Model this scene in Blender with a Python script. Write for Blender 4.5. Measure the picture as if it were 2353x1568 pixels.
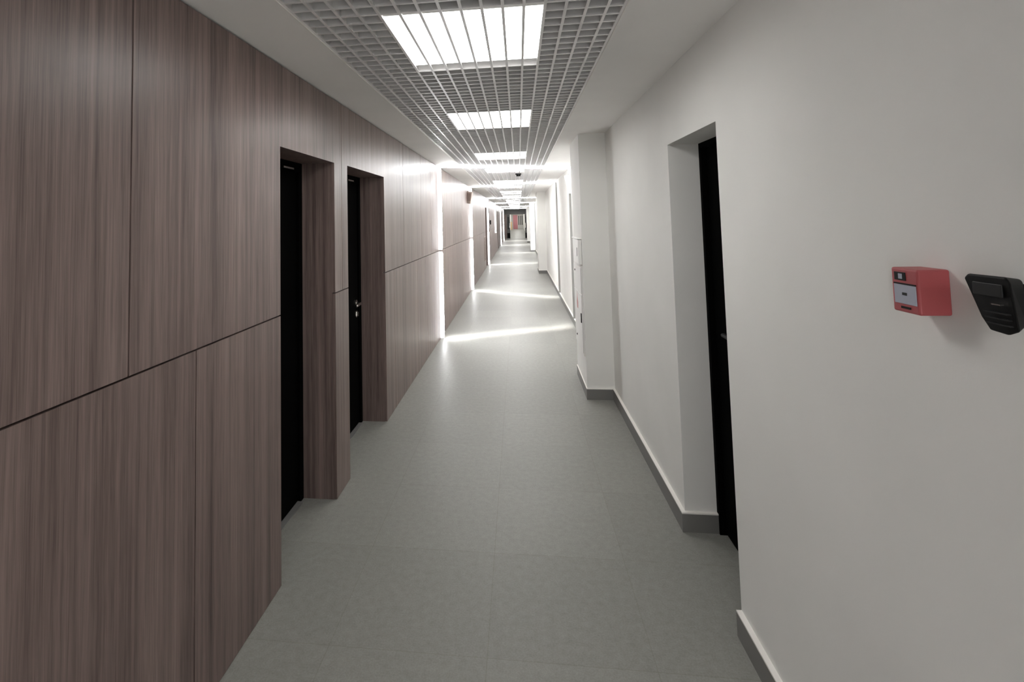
import bpy, bmesh, math, random
from mathutils import Matrix, Vector

for o in list(bpy.data.objects):
    bpy.data.objects.remove(o, do_unlink=True)
random.seed(4)
scene = bpy.context.scene
COL = scene.collection

# ------------------------------------------------------------------ camera
IW, IH = 2353.0, 1568.0
F_PX, PCX, PCY = 1187.5, 1040.35, 435.5
RX, RY, RZ = -0.0592, 0.1243, -0.0229
EYE = 1.6


def rot3(rx, ry, rz):
    Rx = Matrix(((1, 0, 0), (0, math.cos(rx), -math.sin(rx)), (0, math.sin(rx), math.cos(rx))))
    Ry = Matrix(((math.cos(ry), 0, math.sin(ry)), (0, 1, 0), (-math.sin(ry), 0, math.cos(ry))))
    Rz = Matrix(((math.cos(rz), -math.sin(rz), 0), (math.sin(rz), math.cos(rz), 0), (0, 0, 1)))
    return Rz @ Rx @ Ry


cam_data = bpy.data.cameras.new('camera')
cam = bpy.data.objects.new('camera', cam_data)
COL.objects.link(cam)
cam_data.sensor_fit = 'HORIZONTAL'
cam_data.sensor_width = 36.0
cam_data.lens = F_PX / IW * 36.0
cam_data.shift_x = -(PCX - IW / 2) / IW
cam_data.shift_y = (PCY - IH / 2) / IW
cam_data.clip_start = 0.05
cam_data.clip_end = 300
world_to_cv = rot3(RX, RY, RZ) @ Matrix(((1, 0, 0), (0, 0, -1), (0, 1, 0)))
world_to_cam = Matrix(((1, 0, 0), (0, -1, 0), (0, 0, -1))) @ world_to_cv
cam.matrix_world = Matrix.Translation((0, 0, EYE)) @ world_to_cam.transposed().to_4x4()
scene.camera = cam

# ------------------------------------------------------------------ world, exposure
wd = bpy.data.worlds.new('world')
scene.world = wd
wd.use_nodes = True
wd.node_tree.nodes['Background'].inputs[0].default_value = (0.9, 0.95, 1, 1)
wd.node_tree.nodes['Background'].inputs[1].default_value = 0.0
scene.view_settings.view_transform = 'Standard'
scene.view_settings.look = 'None'
scene.view_settings.gamma = 1
scene.view_settings.use_curve_mapping = False
scene.view_settings.exposure = 2.38
scene.cycles.use_denoising = True
scene.cycles.max_bounces = 10
scene.cycles.diffuse_bounces = 7
scene.cycles.sample_clamp_indirect = 6.0

PANEL_LIGHT = 2.3      # ceiling lamp panels
TUBE_LIGHT = 9.0      # LED tubes of the light rings
FRONT_LIGHT = 21.0     # front faces of the wall mounted LED profiles
BAND_POWER = 0.7       # narrow downward beam of each ring's ceiling tube

# ------------------------------------------------------------------ materials


def new_mat(name):
    m = bpy.data.materials.new(name)
    m.use_nodes = True
    nt = m.node_tree
    return m, nt, nt.nodes['Principled BSDF']


def plain(name, col, rough=0.5, metal=0.0, spec=0.5):
    m, nt, b = new_mat(name)
    b.inputs['Base Color'].default_value = (*col, 1)
    b.inputs['Roughness'].default_value = rough
    b.inputs['Metallic'].default_value = metal
    b.inputs['Specular IOR Level'].default_value = spec
    return m


def emissive(name, col, strength):
    m, nt, b = new_mat(name)
    b.inputs['Base Color'].default_value = (0.8, 0.8, 0.8, 1)
    b.inputs['Emission Color'].default_value = (*col, 1)
    b.inputs['Emission Strength'].default_value = strength
    return m


def wood_mat(name, dark, light, rough=0.36):
    m, nt, b = new_mat(name)
    N, L = nt.nodes, nt.links
    tc = N.new('ShaderNodeTexCoord')
    oi = N.new('ShaderNodeObjectInfo')
    off = N.new('ShaderNodeMath'); off.operation = 'MULTIPLY'; off.inputs[1].default_value = 7.3
    L.new(oi.outputs['Random'], off.inputs[0])
    add = N.new('ShaderNodeVectorMath'); add.operation = 'ADD'
    L.new(tc.outputs['Object'], add.inputs[0])
    L.new(off.outputs[0], add.inputs[1])

    def layer(sc, detail, rough_=0.6, dist=0.0):
        mp = N.new('ShaderNodeMapping')
        mp.inputs['Scale'].default_value = sc
        L.new(add.outputs[0], mp.inputs[0])
        n = N.new('ShaderNodeTexNoise')
        n.inputs['Scale'].default_value = 1.0
        n.inputs['Detail'].default_value = detail
        n.inputs['Roughness'].default_value = rough_
        n.inputs['Distortion'].default_value = dist
        L.new(mp.outputs[0], n.inputs[0])
        return n.outputs['Fac']
    big = layer((14, 14, 0.35), 3)
    mid = layer((55, 55, 0.8), 4)
    fine = layer((320, 320, 6), 2)

    def mix(a, bb, w):
        x = N.new('ShaderNodeMix'); x.data_type = 'FLOAT'
        x.inputs[0].default_value = w
        L.new(a, x.inputs[2]); L.new(bb, x.inputs[3])
        return x.outputs[0]
    f = mix(mix(big, mid, 0.5), fine, 0.28)
    cr = N.new('ShaderNodeValToRGB')
    cr.color_ramp.elements[0].position = 0.36
    cr.color_ramp.elements[0].color = (*dark, 1)
    cr.color_ramp.elements[1].position = 0.64
    cr.color_ramp.elements[1].color = (*light, 1)
    L.new(f, cr.inputs[0])
    L.new(cr.outputs[0], b.inputs['Base Color'])
    b.inputs['Roughness'].default_value = rough
    b.inputs['Specular IOR Level'].default_value = 0.32
    bump = N.new('ShaderNodeBump')
    bump.inputs['Strength'].default_value = 0.04
    bump.inputs['Distance'].default_value = 0.002
    L.new(fine, bump.inputs['Height'])
    L.new(bump.outputs[0], b.inputs['Normal'])
    return m


def plaster_mat(name, col, rough=0.75, bump_s=0.12):
    m, nt, b = new_mat(name)
    N, L = nt.nodes, nt.links
    tc = N.new('ShaderNodeTexCoord')
    n = N.new('ShaderNodeTexNoise')
    n.inputs['Scale'].default_value = 260
    n.inputs['Detail'].default_value = 3
    L.new(tc.outputs['Object'], n.inputs[0])
    n2 = N.new('ShaderNodeTexNoise')
    n2.inputs['Scale'].default_value = 2.2
    L.new(tc.outputs['Object'], n2.inputs[0])
    cr = N.new('ShaderNodeValToRGB')
    cr.color_ramp.elements[0].color = (*[c * 0.95 for c in col], 1)
    cr.color_ramp.elements[1].color = (*col, 1)
    cr.color_ramp.elements[0].position = 0.3
    cr.color_ramp.elements[1].position = 0.7
    L.new(n2.outputs['Fac'], cr.inputs[0])
    L.new(cr.outputs[0], b.inputs['Base Color'])
    b.inputs['Roughness'].default_value = rough
    b.inputs['Specular IOR Level'].default_value = 0.3
    bu = N.new('ShaderNodeBump')
    bu.inputs['Strength'].default_value = bump_s
    bu.inputs['Distance'].default_value = 0.001
    L.new(n.outputs['Fac'], bu.inputs['Height'])
    L.new(bu.outputs[0], b.inputs['Normal'])
    return m


def floor_mat():
    m, nt, b = new_mat('grey_porcelain_tiles')
    N, L = nt.nodes, nt.links
    tc = N.new('ShaderNodeTexCoord')
    mp = N.new('ShaderNodeMapping')
    mp.inputs['Location'].default_value = (0.16, -4.02 % 0.6 * -1, 0)
    L.new(tc.outputs['Object'], mp.inputs[0])
    br = N.new('ShaderNodeTexBrick')
    br.offset = 0.0
    br.inputs['Scale'].default_value = 1.0
    br.inputs['Brick Width'].default_value = 0.6
    br.inputs['Row Height'].default_value = 0.6
    br.inputs['Mortar Size'].default_value = 0.0016
    br.inputs['Mortar Smooth'].default_value = 0.1
    br.inputs['Bias'].default_value = 0
    br.inputs['Color1'].default_value = (0.93, 0.93, 0.93, 1)
    br.inputs['Color2'].default_value = (1, 1, 1, 1)
    br.inputs['Mortar'].default_value = (0.84, 0.83, 0.81, 1)
    L.new(mp.outputs[0], br.inputs[0])
    n = N.new('ShaderNodeTexNoise'); n.inputs['Scale'].default_value = 30; n.inputs['Detail'].default_value = 6
    n.inputs['Roughness'].default_value = 0.65
    L.new(tc.outputs['Object'], n.inputs[0])
    n3 = N.new('ShaderNodeTexNoise'); n3.inputs['Scale'].default_value = 150; n3.inputs['Detail'].default_value = 3
    L.new(tc.outputs['Object'], n3.inputs[0])
    mx0 = N.new('ShaderNodeMix'); mx0.data_type = 'FLOAT'; mx0.inputs[0].default_value = 0.5
    L.new(n.outputs['Fac'], mx0.inputs[2]); L.new(n3.outputs['Fac'], mx0.inputs[3])
    cr = N.new('ShaderNodeValToRGB')
    cr.color_ramp.elements[0].position = 0.35
    cr.color_ramp.elements[0].color = (0.24, 0.239, 0.221, 1)
    cr.color_ramp.elements[1].position = 0.66
    cr.color_ramp.elements[1].color = (0.318, 0.316, 0.293, 1)
    L.new(mx0.outputs[0], cr.inputs[0])
    mx = N.new('ShaderNodeMix'); mx.data_type = 'RGBA'; mx.blend_type = 'MULTIPLY'; mx.inputs[0].default_value = 1
    L.new(cr.outputs[0], mx.inputs[6]); L.new(br.outputs['Color'], mx.inputs[7])
    L.new(mx.outputs[2], b.inputs['Base Color'])
    b.inputs['Roughness'].default_value = 0.42
    b.inputs['Specular IOR Level'].default_value = 0.13
    return m


WOOD = wood_mat('walnut_veneer', (0.080, 0.055, 0.049), (0.285, 0.213, 0.191))
WALL = plaster_mat('white_wall_paint', (0.84, 0.838, 0.81))
CEIL = plaster_mat('white_ceiling_paint', (0.90, 0.89, 0.87), bump_s=0.05)
FLOOR = floor_mat()
BASE = plain('dark_grey_skirting_tile', (0.19, 0.186, 0.178), 0.45)
CAP = plain('white_sealant', (0.86, 0.84, 0.80), 0.5)
BLACK = plain('black_backing', (0.004, 0.004, 0.004), 0.9, spec=0.1)
DOORBLK = plain('black_door_laminate', (0.0015, 0.0015, 0.0015), 0.8, spec=0.04)
PLENUM = plain('dark_plenum', (0.05, 0.05, 0.05), 0.9)
GRID = plain('silver_grey_metal_paint', (0.84, 0.83, 0.825), 0.38, 0.2)
ALU = plain('grey_aluminium', (0.32, 0.32, 0.31), 0.4, 0.4)
CHROME = plain('brushed_chrome', (0.75, 0.73, 0.7), 0.22, 1.0)
RED = plain('red_plastic', (0.42, 0.085, 0.09), 0.45)
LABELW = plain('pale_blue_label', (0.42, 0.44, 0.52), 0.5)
BLKPL = plain('black_plastic', (0.003, 0.003, 0.003), 0.5, spec=0.2)
GREYPL = plain('dark_grey_plastic', (0.014, 0.014, 0.014), 0.45, spec=0.3)
WHITEPL = plain('white_plastic', (0.88, 0.88, 0.86), 0.4)
WHITEMET = plain('white_enamelled_steel', (0.78, 0.775, 0.75), 0.45)
BEIGE = plain('beige_plastic', (0.42, 0.34, 0.30), 0.5)
BROWN = plain('brown_plastic', (0.12, 0.08, 0.07), 0.5)
PINK = plain('faded_red_print', (0.55, 0.25, 0.23), 0.6)
REDDOOR = plain('dusty_red_door_paint', (0.46, 0.19, 0.21), 0.55)
YELLOW = plain('warm_timber', (0.72, 0.50, 0.26), 0.5)
DARKWALL = plain('anthracite_panel', (0.085, 0.085, 0.08), 0.5)
GREYWALL = plain('mid_grey_panel', (0.5, 0.5, 0.48), 0.6)
LAMP = emissive('lamp_diffuser', (1.0, 0.985, 0.96), PANEL_LIGHT)
SIDE = emissive('led_side_diffuser', (0.97, 0.985, 1.0), 0.45)
FRONT = emissive('led_front_diffuser', (0.97, 0.985, 1.0), FRONT_LIGHT)
TUBE = emissive('led_tube_light', (0.97, 0.985, 1.0), TUBE_LIGHT)

# ------------------------------------------------------------------ helpers


def bm_box(bm, x0, x1, y0, y1, z0, z1):
    v = [bm.verts.new(p) for p in ((x0, y0, z0), (x1, y0, z0), (x1, y1, z0), (x0, y1, z0),
                                   (x0, y0, z1), (x1, y0, z1), (x1, y1, z1), (x0, y1, z1))]
    for f in ((0, 3, 2, 1), (4, 5, 6, 7), (0, 1, 5, 4), (1, 2, 6, 5), (2, 3, 7, 6), (3, 0, 4, 7)):
        bm.faces.new([v[i] for i in f])


def bm_prism_x(bm, poly, x0, x1):
    """polygon given as (y, z) pairs, extruded along x"""
    a = [bm.verts.new((x0, y, z)) for y, z in poly]
    b = [bm.verts.new((x1, y, z)) for y, z in poly]
    n = len(poly)
    bm.faces.new(a); bm.faces.new(b[::-1])
    for i in range(n):
        j = (i + 1) % n
        bm.faces.new((a[i], b[i], b[j], a[j]))


def bm_tube(bm, p0, p1, r, seg=14, round_ends=True):
    p0, p1 = Vector(p0), Vector(p1)
    d = (p1 - p0).normalized()
    u = d.orthogonal().normalized(); w = d.cross(u)
    rings = [(0, r), (1, r)]
    if round_ends:
        rings = [(-1, r * .45), (-.55, r * .85), (0, r), (1, r), (1.55, r * .85), (2, r * .45)]
    loops = []
    for t, rr in rings:
        if t <= 0: c = p0 + d * r * (1 + t)
        else: c = p1 - d * r * (2 - t)
        if not round_ends: c = p0 if t == 0 else p1
        loops.append([bm.verts.new(c + (u * math.cos(2 * math.pi * k / seg) + w * math.sin(2 * math.pi * k / seg)) * rr) for k in range(seg)])
    for A, B in zip(loops, loops[1:]):
        for k in range(seg):
            bm.faces.new((A[k], A[(k + 1) % seg], B[(k + 1) % seg], B[k]))
    bm.faces.new(loops[0][::-1]); bm.faces.new(loops[-1])


def obj(name, bm, mat, parent=None, bevel=0.0, smooth=False, segs=2):
    bmesh.ops.recalc_face_normals(bm, faces=bm.faces)
    me = bpy.data.meshes.new(name)
    bm.to_mesh(me); bm.free()
    me.materials.append(mat)
    if smooth:
        for p in me.polygons: p.use_smooth = True
    o = bpy.data.objects.new(name, me)
    COL.objects.link(o)
    if parent: o.parent = parent
    if bevel:
        md = o.modifiers.new('bevel', 'BEVEL')
        md.width = bevel; md.segments = segs; md.limit_method = 'ANGLE'
    return o


def box(name, x0, x1, y0, y1, z0, z1, mat, parent=None, bevel=0.0, segs=2):
    bm = bmesh.new(); bm_box(bm, x0, x1, y0, y1, z0, z1)
    return obj(name, bm, mat, parent, bevel, segs=segs)


def prism(name, poly, x0, x1, mat, parent=None, bevel=0.0):
    bm = bmesh.new(); bm_prism_x(bm, poly, x0, x1)
    return obj(name, bm, mat, parent, bevel)


def tube(name, p0, p1, r, mat, parent=None, seg=14, round_ends=True):
    bm = bmesh.new(); bm_tube(bm, p0, p1, r, seg, round_ends)
    return obj(name, bm, mat, parent, smooth=True)


def empty(name, loc=(0, 0, 0)):
    o = bpy.data.objects.new(name, None)
    o.empty_display_size = 0.1
    COL.objects.link(o); o.location = loc
    return o


def struct(o):
    o['kind'] = 'structure'
    return o


def tag(o, label, cat, group=None):
    o['label'] = label; o['category'] = cat
    if group: o['group'] = group
    return o


# ------------------------------------------------------------------ dimensions (metres)
XL, XR = -1.087, 0.798          # corridor faces of left and right wall
ZC = 2.355                      # ceiling height
SEAM = 1.184                    # horizontal joint of the left cladding
Y0, YP, YE = -4.5, 42.0, 80.0   # behind the camera, far portal, end wall
GL, GR = -0.79, 0.41            # open cell grid
PX = 0.560                      # corridor face of pilasters
BT = 0.095                      # skirting height

# ------------------------------------------------------------------ floor
fb = bmesh.new(); bm_box(fb, XL - 0.4, XR + 0.4, Y0, YE + 1, -0.1, 0.0)
struct(obj('floor', fb, FLOOR))

# ------------------------------------------------------------------ left wall: veneered panels with open joints
doors_left = [(2.267, 2.979, 1.960), (3.217, 4.137, 1.967), (17.30, 18.05, 2.0), (18.85, 19.75, 2.0),
              (27.3, 28.2, 2.0), (29.6, 30.5, 2.0), (34.4, 35.3, 2.0)]
wl = bmesh.new()
prev = Y0
for a, b_, zt in doors_left:
    bm_box(wl, XL - 0.16, XL - 0.02, prev, a - 0.019, 0, ZC)
    bm_box(wl, XL - 0.16, XL - 0.02, a - 0.019, b_ + 0.019, zt + 0.019, ZC)
    prev = b_ + 0.019
bm_box(wl, XL - 0.16, XL - 0.02, prev, YP, 0, ZC)
wall_left = struct(obj('wall_left', wl, BLACK))
G = 0.003
TOP = ZC - 0.009
up = [Y0, 1.338, 3.107, 4.85, 5.77, 6.42, 7.02, 8.48, 10.1, 11.72, 13.3, 15.0, 16.4, 18.3, 20.3, 22.2, 24.2, 26.1, 28.9, 31.0, 32.6, 35.6, 38.2, 40.0, YP]
lo = [Y0, 1.644, 4.44, 5.49, 6.05, 7.02, 8.05, 9.9, 11.72, 13.0, 14.6, 16.2, 18.3, 20.3, 22.2, 24.2, 26.1, 28.9, 31.0, 32.6, 35.6, 38.2, 40.0, YP]


def panel(y0, y1, z0, z1):
    """one rectangular veneer panel, notched or split by the door openings"""
    ivs = [(a, b_, zt) for a, b_, zt in doors_left if a < y1 and b_ > y0 and zt > z0]
    y0 += G; y1 -= G
    if z1 < 1.5:
        cuts = [y0]
        for a, b_, zt in ivs: cuts += [a, b_]
        cuts.append(y1)
        for k in range(0, len(cuts) - 1, 2):
            if cuts[k + 1] - cuts[k] > 0.02:
                box('wall_panel', XL - 0.02, XL, cuts[k], cuts[k + 1], z0, z1, WOOD, wall_left)
    else:
        poly = [(y0, z0)]
        for a, b_, zt in ivs:
            a2, b2 = max(a, y0), min(b_, y1)
            if a2 <= y0: poly[0] = (y0, zt)
            else: poly += [(a2, z0), (a2, zt)]
            if b2 >= y1: poly.append((y1, zt))
            else: poly += [(b2, zt), (b2, z0)]
        if not ivs or ivs[-1][1] < y1: poly.append((y1, z0))
        poly += [(y1, z1), (y0, z1)]
        prism('wall_panel', poly, XL - 0.02, XL, WOOD, wall_left)


for a, b_ in zip(up, up[1:]): panel(a, b_, SEAM + G, TOP)
for a, b_ in zip(lo, lo[1:]): panel(a, b_, 0.003, SEAM - G)

# ------------------------------------------------------------------ doors in deep veneered recesses on the left
DX = XL - 0.215
for n, (a, b_, zt) in enumerate(doors_left):
    d = struct(empty('door_%d' % (n + 1), (DX, (a + b_) / 2, 0)))
    d.location = (0, 0, 0)
    box('door_lining', DX, XL - 0.0205, a - 0.018, a, 0.0, zt + 0.018, WOOD, d)
    box('door_lining', DX, XL - 0.0205, b_, b_ + 0.018, 0.0, zt + 0.018, WOOD, d)
    box('door_lining', DX, XL - 0.0205, a, b_, zt, zt + 0.018, WOOD, d)
    fr = bmesh.new()
    bm_box(fr, DX - 0.05, DX + 0.012, a, a + 0.045, 0, zt)
    bm_box(fr, DX - 0.05, DX + 0.012, b_ - 0.045, b_, 0, zt)
    bm_box(fr, DX - 0.05, DX + 0.012, a + 0.045, b_ - 0.045, zt - 0.05, zt)
    obj('door_frame', fr, DOORBLK, d)
    leaf = box('door_leaf', DX - 0.045, DX - 0.004, a + 0.047, b_ - 0.047, 0.008, zt - 0.053, DOORBLK, d)
    if n < 2:
        yh = b_ - 0.125 if n else a + 0.125
        h = bmesh.new()
        bm_tube(h, (DX - 0.004, yh, 0.96), (DX + 0.012, yh, 0.96), 0.027, 20, False)
        bm_tube(h, (DX + 0.0, yh, 0.96), (DX + 0.058, yh, 0.96), 0.010, 12)
        bm_tube(h, (DX + 0.05, yh + 0.008, 0.96), (DX + 0.05, yh - 0.125, 0.957), 0.011, 12)
        obj('door_handle', h, CHROME, leaf, smooth=False)
        h = bmesh.new()
        bm_tube(h, (DX - 0.004, yh, 0.875), (DX + 0.012, yh, 0.875), 0.026, 20, False)
        bm_box(h, DX + 0.012, DX + 0.026, yh - 0.006, yh + 0.006, 0.858, 0.892)
        obj('lock_rosette', h, CHROME, leaf)
    if n in (0, 1):
        cl = bmesh.new()
        yc = a + 0.56 if n else a + 0.42
        bm_box(cl, DX - 0.0, DX + 0.035, yc, yc + 0.13, zt - 0.050, zt - 0.040)
        obj('door_closer_arm', cl, CHROME, leaf)  # short chrome bar standing in for a glint at the leaf's top
    # threshold
    if n < 2:
        box('threshold', DX - 0.05, DX + 0.03, a + 0.045, b_ - 0.045, 0, 0.006, ALU, d)

# ------------------------------------------------------------------ right wall
RD0, RD1, RDZ = 2.174, 2.847, 1.972
rw = [(Y0, 0), (RD0, 0), (RD0, RDZ), (RD1, RDZ), (RD1, 0), (YE, 0), (YE, ZC + 0.02), (Y0, ZC + 0.02)]
wall_right = struct(prism('wall_right', rw, XR, XR + 0.155, WALL))
dr = struct(empty('door_8'))
rx = XR + 0.155
fr = bmesh.new()
bm_box(fr, rx, rx + 0.07, RD0 - 0.03, RD0 + 0.03, 0, RDZ + 0.03)
bm_box(fr, rx, rx + 0.07, RD1 - 0.03, RD1 + 0.03, 0, RDZ + 0.03)
bm_box(fr, rx, rx + 0.07, RD0 + 0.03, RD1 - 0.03, RDZ - 0.025, RDZ + 0.03)
obj('door_frame', fr, DOORBLK, dr)
leafr = box('door_leaf', rx + 0.03, rx + 0.068, RD0 + 0.03, RD1 - 0.03, 0.008, RDZ - 0.03, DOORBLK, dr)
h = bmesh.new()
bm_tube(h, (rx + 0.03, 2.58, 1.035), (rx + 0.018, 2.58, 1.035), 0.026, 18, False)
bm_tube(h, (rx + 0.03, 2.58, 1.035), (rx - 0.03, 2.58, 1.035), 0.009, 12)
bm_tube(h, (rx - 0.022, 2.59, 1.035), (rx - 0.022, 2.47, 1.035), 0.010, 12)
obj('door_handle', h, BLKPL, leafr)
h = bmesh.new()
bm_tube(h, (rx + 0.03, 2.58, 0.955), (rx + 0.02, 2.58, 0.955), 0.025, 18, False)
obj('lock_rosette', h, GREYPL, leafr)

# ------------------------------------------------------------------ pilasters against the right wall
pil = [(4.76, 5.50), (15.25, 16.25), (25.1, 26.1), (34.6, 35.5)]
for n, (a, b_) in enumerate(pil):
    pb = bmesh.new(); bm_box(pb, PX, XR, a, b_, 0, ZC)
    obj('pilaster', pb, WALL, wall_right)

# ------------------------------------------------------------------ skirting
T = 0.02


def skirting(x0, x1, y0, y1):
    o = struct(box('baseboard_right', x0, x1, y0, y1, 0, BT - 0.006, BASE))
    box('baseboard_cap', x0, x1, y0, y1, BT - 0.006, BT, CAP, o)  # thin white strip along the top of the skirting


skirting(XR - T, XR, Y0, RD0 - 0.002)
skirting(XR, XR + 0.155, RD1 - T, RD1)
skirting(XR - T, XR, RD1 - T, pil[0][0] - T)
for n, (a, b_) in enumerate(pil):
    skirting(PX - 0.008, XR, a - T, a)
    skirting(PX - 0.008, PX, a, b_)
    nxt = pil[n + 1][0] - T if n + 1 < len(pil) else YP - 0.35
    skirting(XR - T, XR, b_, nxt)

# ------------------------------------------------------------------ ceiling: plaster margins, dark void, open cell grid
cb = bmesh.new()
bm_box(cb, XL - 0.16, GL, Y0, YP + 0.3, ZC, ZC + 0.02)
bm_box(cb, GR, XR + 0.02, Y0, YP + 0.3, ZC, ZC + 0.02)
bm_box(cb, XL - 0.16, XR + 0.16, YP + 0.3, YE, ZC, ZC + 0.02)
ceiling = struct(obj('ceiling', cb, CEIL))
pb = bmesh.new()
bm_box(pb, GL - 0.02, GL, Y0, YP, ZC + 0.0205, ZC + 0.5)
bm_box(pb, GR, GR + 0.02, Y0, YP, ZC + 0.0205, ZC + 0.5)
bm_box(pb, GL, GR, Y0, YP, ZC + 0.5, ZC + 0.52)
obj('ceiling_void', pb, PLENUM, ceiling)
rim = bmesh.new()
bm_box(rim, GL - 0.001, GL + 0.003, Y0, YP, ZC - 0.004, ZC + 0.055)
bm_box(rim, GR - 0.003, GR + 0.001, Y0, YP, ZC - 0.004, ZC + 0.055)
obj('grid_edge_trim', rim, CAP, ceiling)

lamps = [(-3.0, 0.6), (1.863, 0.6), (3.655, 0.6), (5.92, 0.6), (7.80, 0.6), (10.27, 0.6), (11.98, 0.9), (14.3, 0.9), (15.6, 0.6),  # first entry is an added unseen lamp that brightens the near walls
         (17.0, 0.8), (18.7, 0.8), (20.9, 0.8), (22.7, 0.8), (24.8, 0.8), (27.0, 0.8), (29.2, 0.8), (31.4, 0.8),
         (33.6, 0.8), (35.8, 0.8), (38.0, 0.8), (40.2, 0.8)]
LX0 = -0.478
P75 = 0.075
nlong = 16
LX0 = GL + 4 * P75 + 0.008
LX1 = LX0 + 8 * P75


def in_lamp(y):
    return any(y0 - 0.02 < y < y0 + l + 0.02 for y0, l in lamps)


bounds = [Y0, -2.4, -0.6, 1.2, 3.60, 5.28, 6.48, 8.9, 11.3, 13.7, 16.7, 20.3, 24.5, 28.7, 32.9, 37.1, YP]
for a, b_ in zip(bounds, bounds[1:]):
    g = bmesh.new()
    ya, yb = a + 0.006, b_ - 0.006
    for k in range(nlong + 1):
        x = GL + 0.008 + k * P75
        if x > GR - 0.004: x = GR - 0.008
        bm_box(g, x - 0.0055, x + 0.0055, ya, yb, ZC, ZC + 0.006)
        bm_box(g, x - 0.0012, x + 0.0012, ya, yb, ZC + 0.006, ZC + 0.048)
    n = max(1, round((yb - ya) / P75))
    st = (yb - ya) / n
    for k in range(n + 1):
        y = ya + k * st
        w = 0.0052 if 0 < k < n else 0.003
        for (xa, xb, skip) in ((GL + 0.004, LX0, False), (LX0, LX1, in_lamp(y)), (LX1, GR - 0.004, False)):
            if skip: continue
            bm_box(g, xa, xb, y - w, y + w, ZC + 0.001, ZC + 0.0065)
            bm_box(g, xa, xb, y - 0.0012, y + 0.0012, ZC + 0.0065, ZC + 0.048)
    obj('ceiling_grid_panel', g, GRID, ceiling)

# ------------------------------------------------------------------ square lamps sitting in the grid
LAMP_LABELS = [
    'nearest square lamp panel in the open cell ceiling, largest one seen',
    'second square lamp panel from the viewer in the open cell ceiling',
    'third square lamp panel, last one well before the first light ring',
    'lamp panel just behind the ceiling tube of the nearest light ring',
    'lamp panel just before the ceiling tube of the second light ring',
]
lamp_src = None
for i, (y0, l) in enumerate(lamps[1:] + lamps[:1]):
    e = empty('ceiling_lamp', ((LX0 + LX1) / 2, y0 + l / 2, ZC + 0.016))
    hx = (LX1 - LX0) / 2
    box('diffuser', -hx + 0.004, hx - 0.004, -l / 2, l / 2, -0.006, 0.0, LAMP, e)
    fr = bmesh.new()
    bm_box(fr, -hx + 0.002, hx - 0.002, -l / 2 - 0.006, l / 2 + 0.006, 0.0, 0.05)
    obj('housing', fr, WHITEMET, e)
    if i == len(lamps) - 1: tag(e, 'square lamp panel of the grid ceiling behind the viewer, out of the picture', 'ceiling lamp', 'ceiling lamps in the grid')
    elif i < 5: tag(e, LAMP_LABELS[i], 'ceiling lamp', 'ceiling lamps in the grid')
    else:
        RY = [7.4, 11.3, 18.6, 24.5, 31.7, 37.8, 99]
        RN = ['nearest', 'second', 'third', 'fourth', 'fifth', 'farthest']
        k = max(q for q in range(6) if RY[q] < y0)
        o = sum(1 for q, _ in lamps if RY[k] < q <= y0)
        tag(e, 'bright lamp panel in the grid, %s one past the %s light ring' % (['first', 'second', 'third', 'fourth', 'fifth'][o - 1], RN[k]), 'ceiling lamp', 'distant ceiling lamps')

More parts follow.
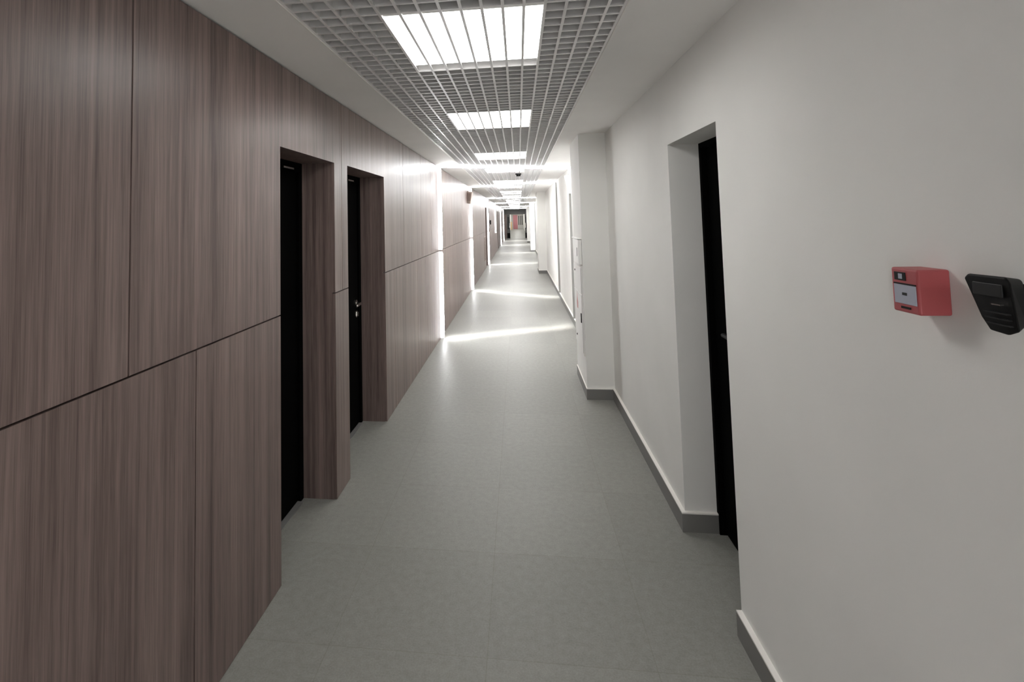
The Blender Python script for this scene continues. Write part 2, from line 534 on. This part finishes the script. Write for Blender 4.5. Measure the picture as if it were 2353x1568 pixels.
# ------------------------------------------------------------------ light rings: LED tubes up the left wall, over the ceiling, down the right wall
rings = [(-1.95, -1.85), (7.02, 7.90), (11.75, 10.62), (18.35, 18.85), (24.3, 24.6), (31.6, 31.9), (37.6, 37.9)]  # first pair is an added ring behind the viewer, lighting the near end
RINGN = ['nearest', 'second', 'third', 'fourth', 'fifth', 'farthest', 'unseen rear']
R_T = 0.026
for i, (yl, yr) in enumerate(rings[1:] + rings[:1]):
    nm = RINGN[i]
    cuts = [(SEAM + 0.012, ZC - 0.03), (0.012, SEAM - 0.012)]
    if i == 1: cuts = [(2.225, ZC - 0.03), (SEAM + 0.012, 1.945), (0.012, SEAM - 0.012)]
    if i == 3: cuts = [(0.95, ZC - 0.03)]
    rear = i == 6
    for j, (za, zb) in enumerate(cuts):
        t = empty('led_tube', (XL, yl, za))
        hh = zb - za
        bm = bmesh.new()
        bm_prism_x(bm, [(-0.022, 0.02), (-0.012, 0.0), (0.012, 0.0), (0.022, 0.02), (0.022, hh - 0.02), (0.012, hh), (-0.012, hh), (-0.022, hh - 0.02)], 0.0, 0.048)
        obj('side_diffuser', bm, SIDE, t)
        box('front_diffuser', 0.048, 0.0495, -0.019, 0.019, 0.02, hh - 0.02, FRONT, t)
        if i == 1:
            w = ['short piece above the beige wall device', 'middle piece below the beige wall device', 'lowest piece reaching the floor'][j]
        elif i == 3: w = 'single piece ending at waist height'
        else: w = ['upper piece up to the ceiling', 'lower piece down to the floor'][j]
        tag(t, 'white LED tube on left wall, %s light ring, %s' % (nm, w), 'light tube', 'led tubes on the left wall')
    # over the ceiling
    e = empty('ceiling_led_tube', (0, 0, 0))
    zt = ZC - 0.014
    a = Vector((XL + 0.01, yl, zt)); b_ = Vector((XR - 0.01, yr, zt))
    tube('light_tube', a, b_, 0.013, TUBE, e, 10)
    tag(e, 'white LED tube running across the ceiling, %s light ring of the corridor' % nm, 'light tube', 'led tubes across the ceiling')
    ld = bpy.data.lights.new('tube_beam', 'AREA')
    ld.shape = 'RECTANGLE'; ld.size = (b_ - a).length - 0.1; ld.size_y = 0.03
    ld.energy = BAND_POWER; ld.spread = math.radians(13); ld.color = (1, 0.985, 0.95)
    lo_ = bpy.data.objects.new('tube_beam', ld); COL.objects.link(lo_)
    lo_.parent = e
    mid = (a + b_) / 2
    lo_.location = (mid.x, mid.y, zt - 0.016)
    lo_.rotation_euler = (0, 0, math.atan2(b_.y - a.y, b_.x - a.x))
    # right wall: tube shielded by a narrow aluminium fin on the near side
    e = empty('wall_led_profile', (XR, yr, 0))
    ztop = ZC - 0.03
    pieces = [(0.10, ztop)] if i != 0 else [(0.10, 1.96), (2.24, ztop)]
    for za, zb in pieces:
        box('shield_fin', -0.034, 0.0, -0.006, 0.0, za, zb, ALU, e)
        tube('light_tube', (-0.017, 0.016, za + 0.01), (-0.017, 0.016, zb - 0.01), 0.011, TUBE, e, 10)
    tag(e, 'slim grey light profile up the white right wall, %s light ring' % nm, 'light tube', 'light profiles on the right wall')
t = tube('led_tube', (XR - 0.02, 8.62, 2.28), (XR - 0.02, 7.95, 1.98), 0.010, SIDE)
tag(t, 'short slanting white LED tube high on the right wall beside nearest light ring', 'light tube')

# ------------------------------------------------------------------ fire hose cabinet and white box on the first pilaster
fc = empty('fire_hose_cabinet', (PX, 4.80, 0.36))
box('cabinet_frame', -0.010, 0.0, 0.0, 0.62, 0.0, 0.80, WHITEMET, fc, 0.002)
dl = box('cabinet_door', -0.016, -0.010, 0.02, 0.60, 0.02, 0.535, WHITEMET, fc, 0.002)
du = box('cabinet_door', -0.016, -0.010, 0.02, 0.60, 0.545, 0.78, WHITEMET, fc, 0.002)
box('latch', -0.024, -0.016, 0.035, 0.060, 0.285, 0.37, GREYPL, dl, 0.003)
bm = bmesh.new(); bm_tube(bm, (-0.016, 0.45, 0.10), (-0.022, 0.45, 0.10), 0.009, 12, False); obj('keyhole', bm, GREYPL, dl)
bm = bmesh.new(); bm_tube(bm, (-0.016, 0.46, 0.725), (-0.022, 0.46, 0.725), 0.009, 12, False); obj('keyhole', bm, GREYPL, du)
bm = bmesh.new()
bm_prism_x(bm, [(0.30, 0.37), (0.38, 0.37), (0.40, 0.43), (0.37, 0.47), (0.35, 0.53), (0.32, 0.46), (0.29, 0.43)], -0.0166, -0.016)
obj('flame_sign', bm, PINK, dl)
tag(fc, 'flat white steel fire cabinet with dark latch on the nearest white pilaster', 'cabinet')
wb = empty('wall_box', (PX, 4.80, 1.17))
bm = bmesh.new()
bm_prism_x(bm, [(0.0, 0.0), (0.44, 0.0), (0.47, 0.20), (0.47, 0.225), (0.0, 0.225)], -0.03, 0.0)
obj('housing', bm, WHITEPL, wb, 0.006)
box('lid', -0.036, 0.0, -0.004, 0.475, 0.228, 0.236, WHITEPL, wb, 0.002)
box('slot', -0.0315, -0.03, 0.10, 0.125, 0.07, 0.15, GREYPL, wb)
tag(wb, 'bright white plastic wall box with dark slot on nearest pilaster above fire cabinet', 'box')

# ------------------------------------------------------------------ red call point
cp = empty('fire_call_point', (XR, 1.116, 1.400))
box('housing', -0.056, 0.0, -0.034, 0.036, 0.0, 0.086, RED, cp, 0.004, 3)
w_ = box('status_window', -0.0572, -0.056, -0.004, 0.026, 0.062, 0.078, BLKPL, cp, 0.001)
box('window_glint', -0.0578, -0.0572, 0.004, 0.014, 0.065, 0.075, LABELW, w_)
pl = box('press_plate', -0.0575, -0.056, -0.029, 0.028, 0.017, 0.054, LABELW, cp, 0.001)
box('press_mark', -0.0580, -0.0575, -0.006, 0.006, 0.034, 0.039, GREYPL, pl)
box('plate_shadow_gap', -0.0578, -0.0560, -0.029, 0.028, 0.0545, 0.057, BLKPL, cp)
box('reset_slot', -0.0575, -0.056, -0.012, 0.012, 0.008, 0.012, BLKPL, cp)
tag(cp, 'red fire alarm call point box with pale press plate on right wall', 'fire alarm')

# ------------------------------------------------------------------ black reader beside it
rd = empty('card_reader', (XR, 0.93, 1.40))
bm = bmesh.new()
bm_prism_x(bm, [(0.006, 0.018), (0.030, 0.018), (0.034, 0.075), (0.006, 0.078)], -0.02, 0.0)
obj('back_plate', bm, BLKPL, rd, 0.003)
bm = bmesh.new()
bm_prism_x(bm, [(-0.036, 0.010), (-0.016, 0.001), (0.016, 0.003), (0.029, 0.022), (0.048, 0.084), (0.040, 0.092), (-0.028, 0.093), (-0.036, 0.086)], -0.058, -0.014)
for v in bm.verts:
    if v.co.x < -0.05:
        if v.co.z < 0.03: v.co.x += 0.008
    else:
        v.co.y = 0.018 + (v.co.y - 0.018) * 0.45
        v.co.z = 0.048 + (v.co.z - 0.048) * 0.85
hd = obj('housing', bm, BLKPL, rd, 0.009, segs=4)
for k in range(3):
    box('grip_line', -0.0560 - 0.0012 * k, -0.050, -0.028, 0.014, 0.016 + k * 0.009, 0.018 + k * 0.009, GREYPL, hd)
box('screen', -0.0590, -0.056, -0.022, 0.030, 0.060, 0.080, GREYPL, hd, 0.001)
box('sensor_lip', -0.061, -0.055, -0.020, -0.004, 0.0475, 0.0495, CHROME, hd)  # chrome sliver put in to give the reader its metallic glint
tag(rd, 'black rounded plastic reader mounted on right wall beside the red alarm', 'reader')

# ------------------------------------------------------------------ small wall and ceiling devices farther down
sc = empty('wall_device', (XL, 11.32, 1.955))
bm = bmesh.new()
bm_box(bm, 0, 0.115, -0.14, 0.14, 0.0, 0.25)
for v in bm.verts:
    if v.co.z < 0.1: v.co.x *= 0.55; v.co.y *= 0.6
obj('housing', bm, BEIGE, sc, 0.008)
for k in range(3):
    bm = bmesh.new(); bm_box(bm, 0.02 + k * 0.026, 0.028 + k * 0.026, -0.1435, -0.112, 0.05, 0.22)
    for v in bm.verts:
        if v.co.z < 0.1: v.co.x *= 0.68; v.co.y += 0.042
    obj('vent_slot', bm, BROWN, sc)
bm = bmesh.new(); bm_box(bm, 0.0, 0.02, -0.03, 0.03, 0.25, 0.275); obj('mounting_clip', bm, BEIGE, sc)
tag(sc, 'small beige tapered wall device interrupting the second light ring on left wall', 'wall device')

vg = empty('vent_grille', (XL, 16.5, 0.27))
box('grille_frame', 0.0, 0.008, 0.0, 0.5, 0.0, 0.78, BEIGE, vg, 0.002)
for k in range(15):
    box('louvre', 0.008, 0.018, 0.03, 0.47, 0.03 + k * 0.049, 0.055 + k * 0.049, BROWN, vg)
tag(vg, 'louvred ventilation grille low in the left veneered wall before third light ring', 'vent')

kp = empty('door_keypad', (XL, 20.0, 1.40))
box('housing', 0.0, 0.05, -0.09, 0.09, 0.0, 0.16, BLKPL, kp, 0.006)
box('display', 0.05, 0.052, -0.06, 0.06, 0.09, 0.14, GREYPL, kp)
tag(kp, 'small black keypad on the left wall just past the third light ring', 'keypad')

sd = empty('smoke_detector', (0.026, 8.73, ZC))
bm = bmesh.new(); bm_tube(bm, (0, 0, 0.0), (0, 0, -0.018), 0.05, 20, False); obj('base', bm, GREYPL, sd)
bm = bmesh.new(); bm_tube(bm, (0, 0, -0.018), (0, 0, -0.045), 0.036, 20, False); obj('sensor_head', bm, BLKPL, sd)
tag(sd, 'small dark smoke detector under the ceiling grid past the nearest light ring', 'smoke detector')

# ------------------------------------------------------------------ far portal with open dark door leaves
pt = struct(empty('door_9'))
box('transom_panel', XL, XR, YP, YP + 0.25, 1.945, ZC, DARKWALL, pt)
box('side_panel', XL, -0.92, YP, YP + 0.25, 0, 1.945, WOOD, pt)
for s, x0, x1 in ((-1, -0.92, -0.66), (1, 0.525, 0.775)):
    lf = box('door_leaf', x0, x1, YP - 0.02, YP + 0.04, 0.01, 1.94, DARKWALL, pt)
    cx = (x0 + x1) / 2
    box('glass_pane', cx - 0.07, cx + 0.07, YP - 0.03, YP - 0.02, 0.75, 1.75, GREYPL, lf)
    box('kick_plate', x0 + 0.02, x1 - 0.02, YP - 0.03, YP - 0.02, 0.05, 0.45, BLACK, lf)
    box('pull_handle', x1 - 0.05 if s < 0 else x0 + 0.03, x1 - 0.03 if s < 0 else x0 + 0.05, YP - 0.07, YP - 0.03, 0.85, 1.25, CHROME, lf)

# ------------------------------------------------------------------ corridor beyond the portal
struct(box('wall_back', XL - 0.2, XR + 0.3, YE, YE + 0.1, 0, ZC, GREYWALL))
wf = struct(box('wall_left', XL - 0.16, XL, YP + 0.25, YE, 0, ZC, WALL))
rd_ = struct(empty('door_10'))
box('door_leaf', -0.70, -0.16, YE - 0.06, YE - 0.01, 0.0, 2.08, REDDOOR, rd_)
fr = bmesh.new()
bm_box(fr, -0.76, -0.70, YE - 0.08, YE, 0, 2.14); bm_box(fr, -0.16, -0.10, YE - 0.08, YE, 0, 2.14); bm_box(fr, -0.70, -0.16, YE - 0.08, YE, 2.08, 2.14)
obj('door_frame', fr, REDDOOR, rd_)
yb = box('timber_panel', XL + 0.002, XL + 0.18, 75.6, 76.3, 0, 1.15, YELLOW)
tag(yb, 'warm yellow timber panel at far end of corridor, left of red door', 'panel')
gw = struct(empty('window_1'))
box('window_frame', -0.06, 0.76, YE - 0.03, YE, 0.55, 2.1, GREYWALL, gw)
for k, x in enumerate((0.02, 0.28, 0.52)):
    box('window_pane', x, x + 0.15, YE - 0.04, YE - 0.03, 0.62, 2.02, DARKWALL, gw)
far_fill = [(45.0, 1.4), (50.0, 1.4), (55.0, 1.4), (60.0, 1.4), (65.0, 1.4), (70.0, 1.4), (74.5, 1.4), (78.2, 1.4)]  # added lamps hidden by the transom, to brighten the corridor beyond
for y0, l in far_fill:
    e = empty('ceiling_lamp', (-0.15, y0, ZC))
    box('diffuser', -0.3, 0.3, -l / 2, l / 2, -0.012, -0.006, LAMP, e)
    box('housing', -0.32, 0.32, -l / 2 - 0.02, l / 2 + 0.02, -0.006, 0.0, WHITEMET, e)
    tag(e, 'lamp panel in the ceiling beyond the dark doors at the far end', 'ceiling lamp', 'ceiling lamps past the far doors')
# wall that closes the corridor behind the viewer
struct(box('wall_front', XL - 0.16, XR + 0.16, Y0 - 0.1, Y0, 0, ZC + 0.02, WALL))
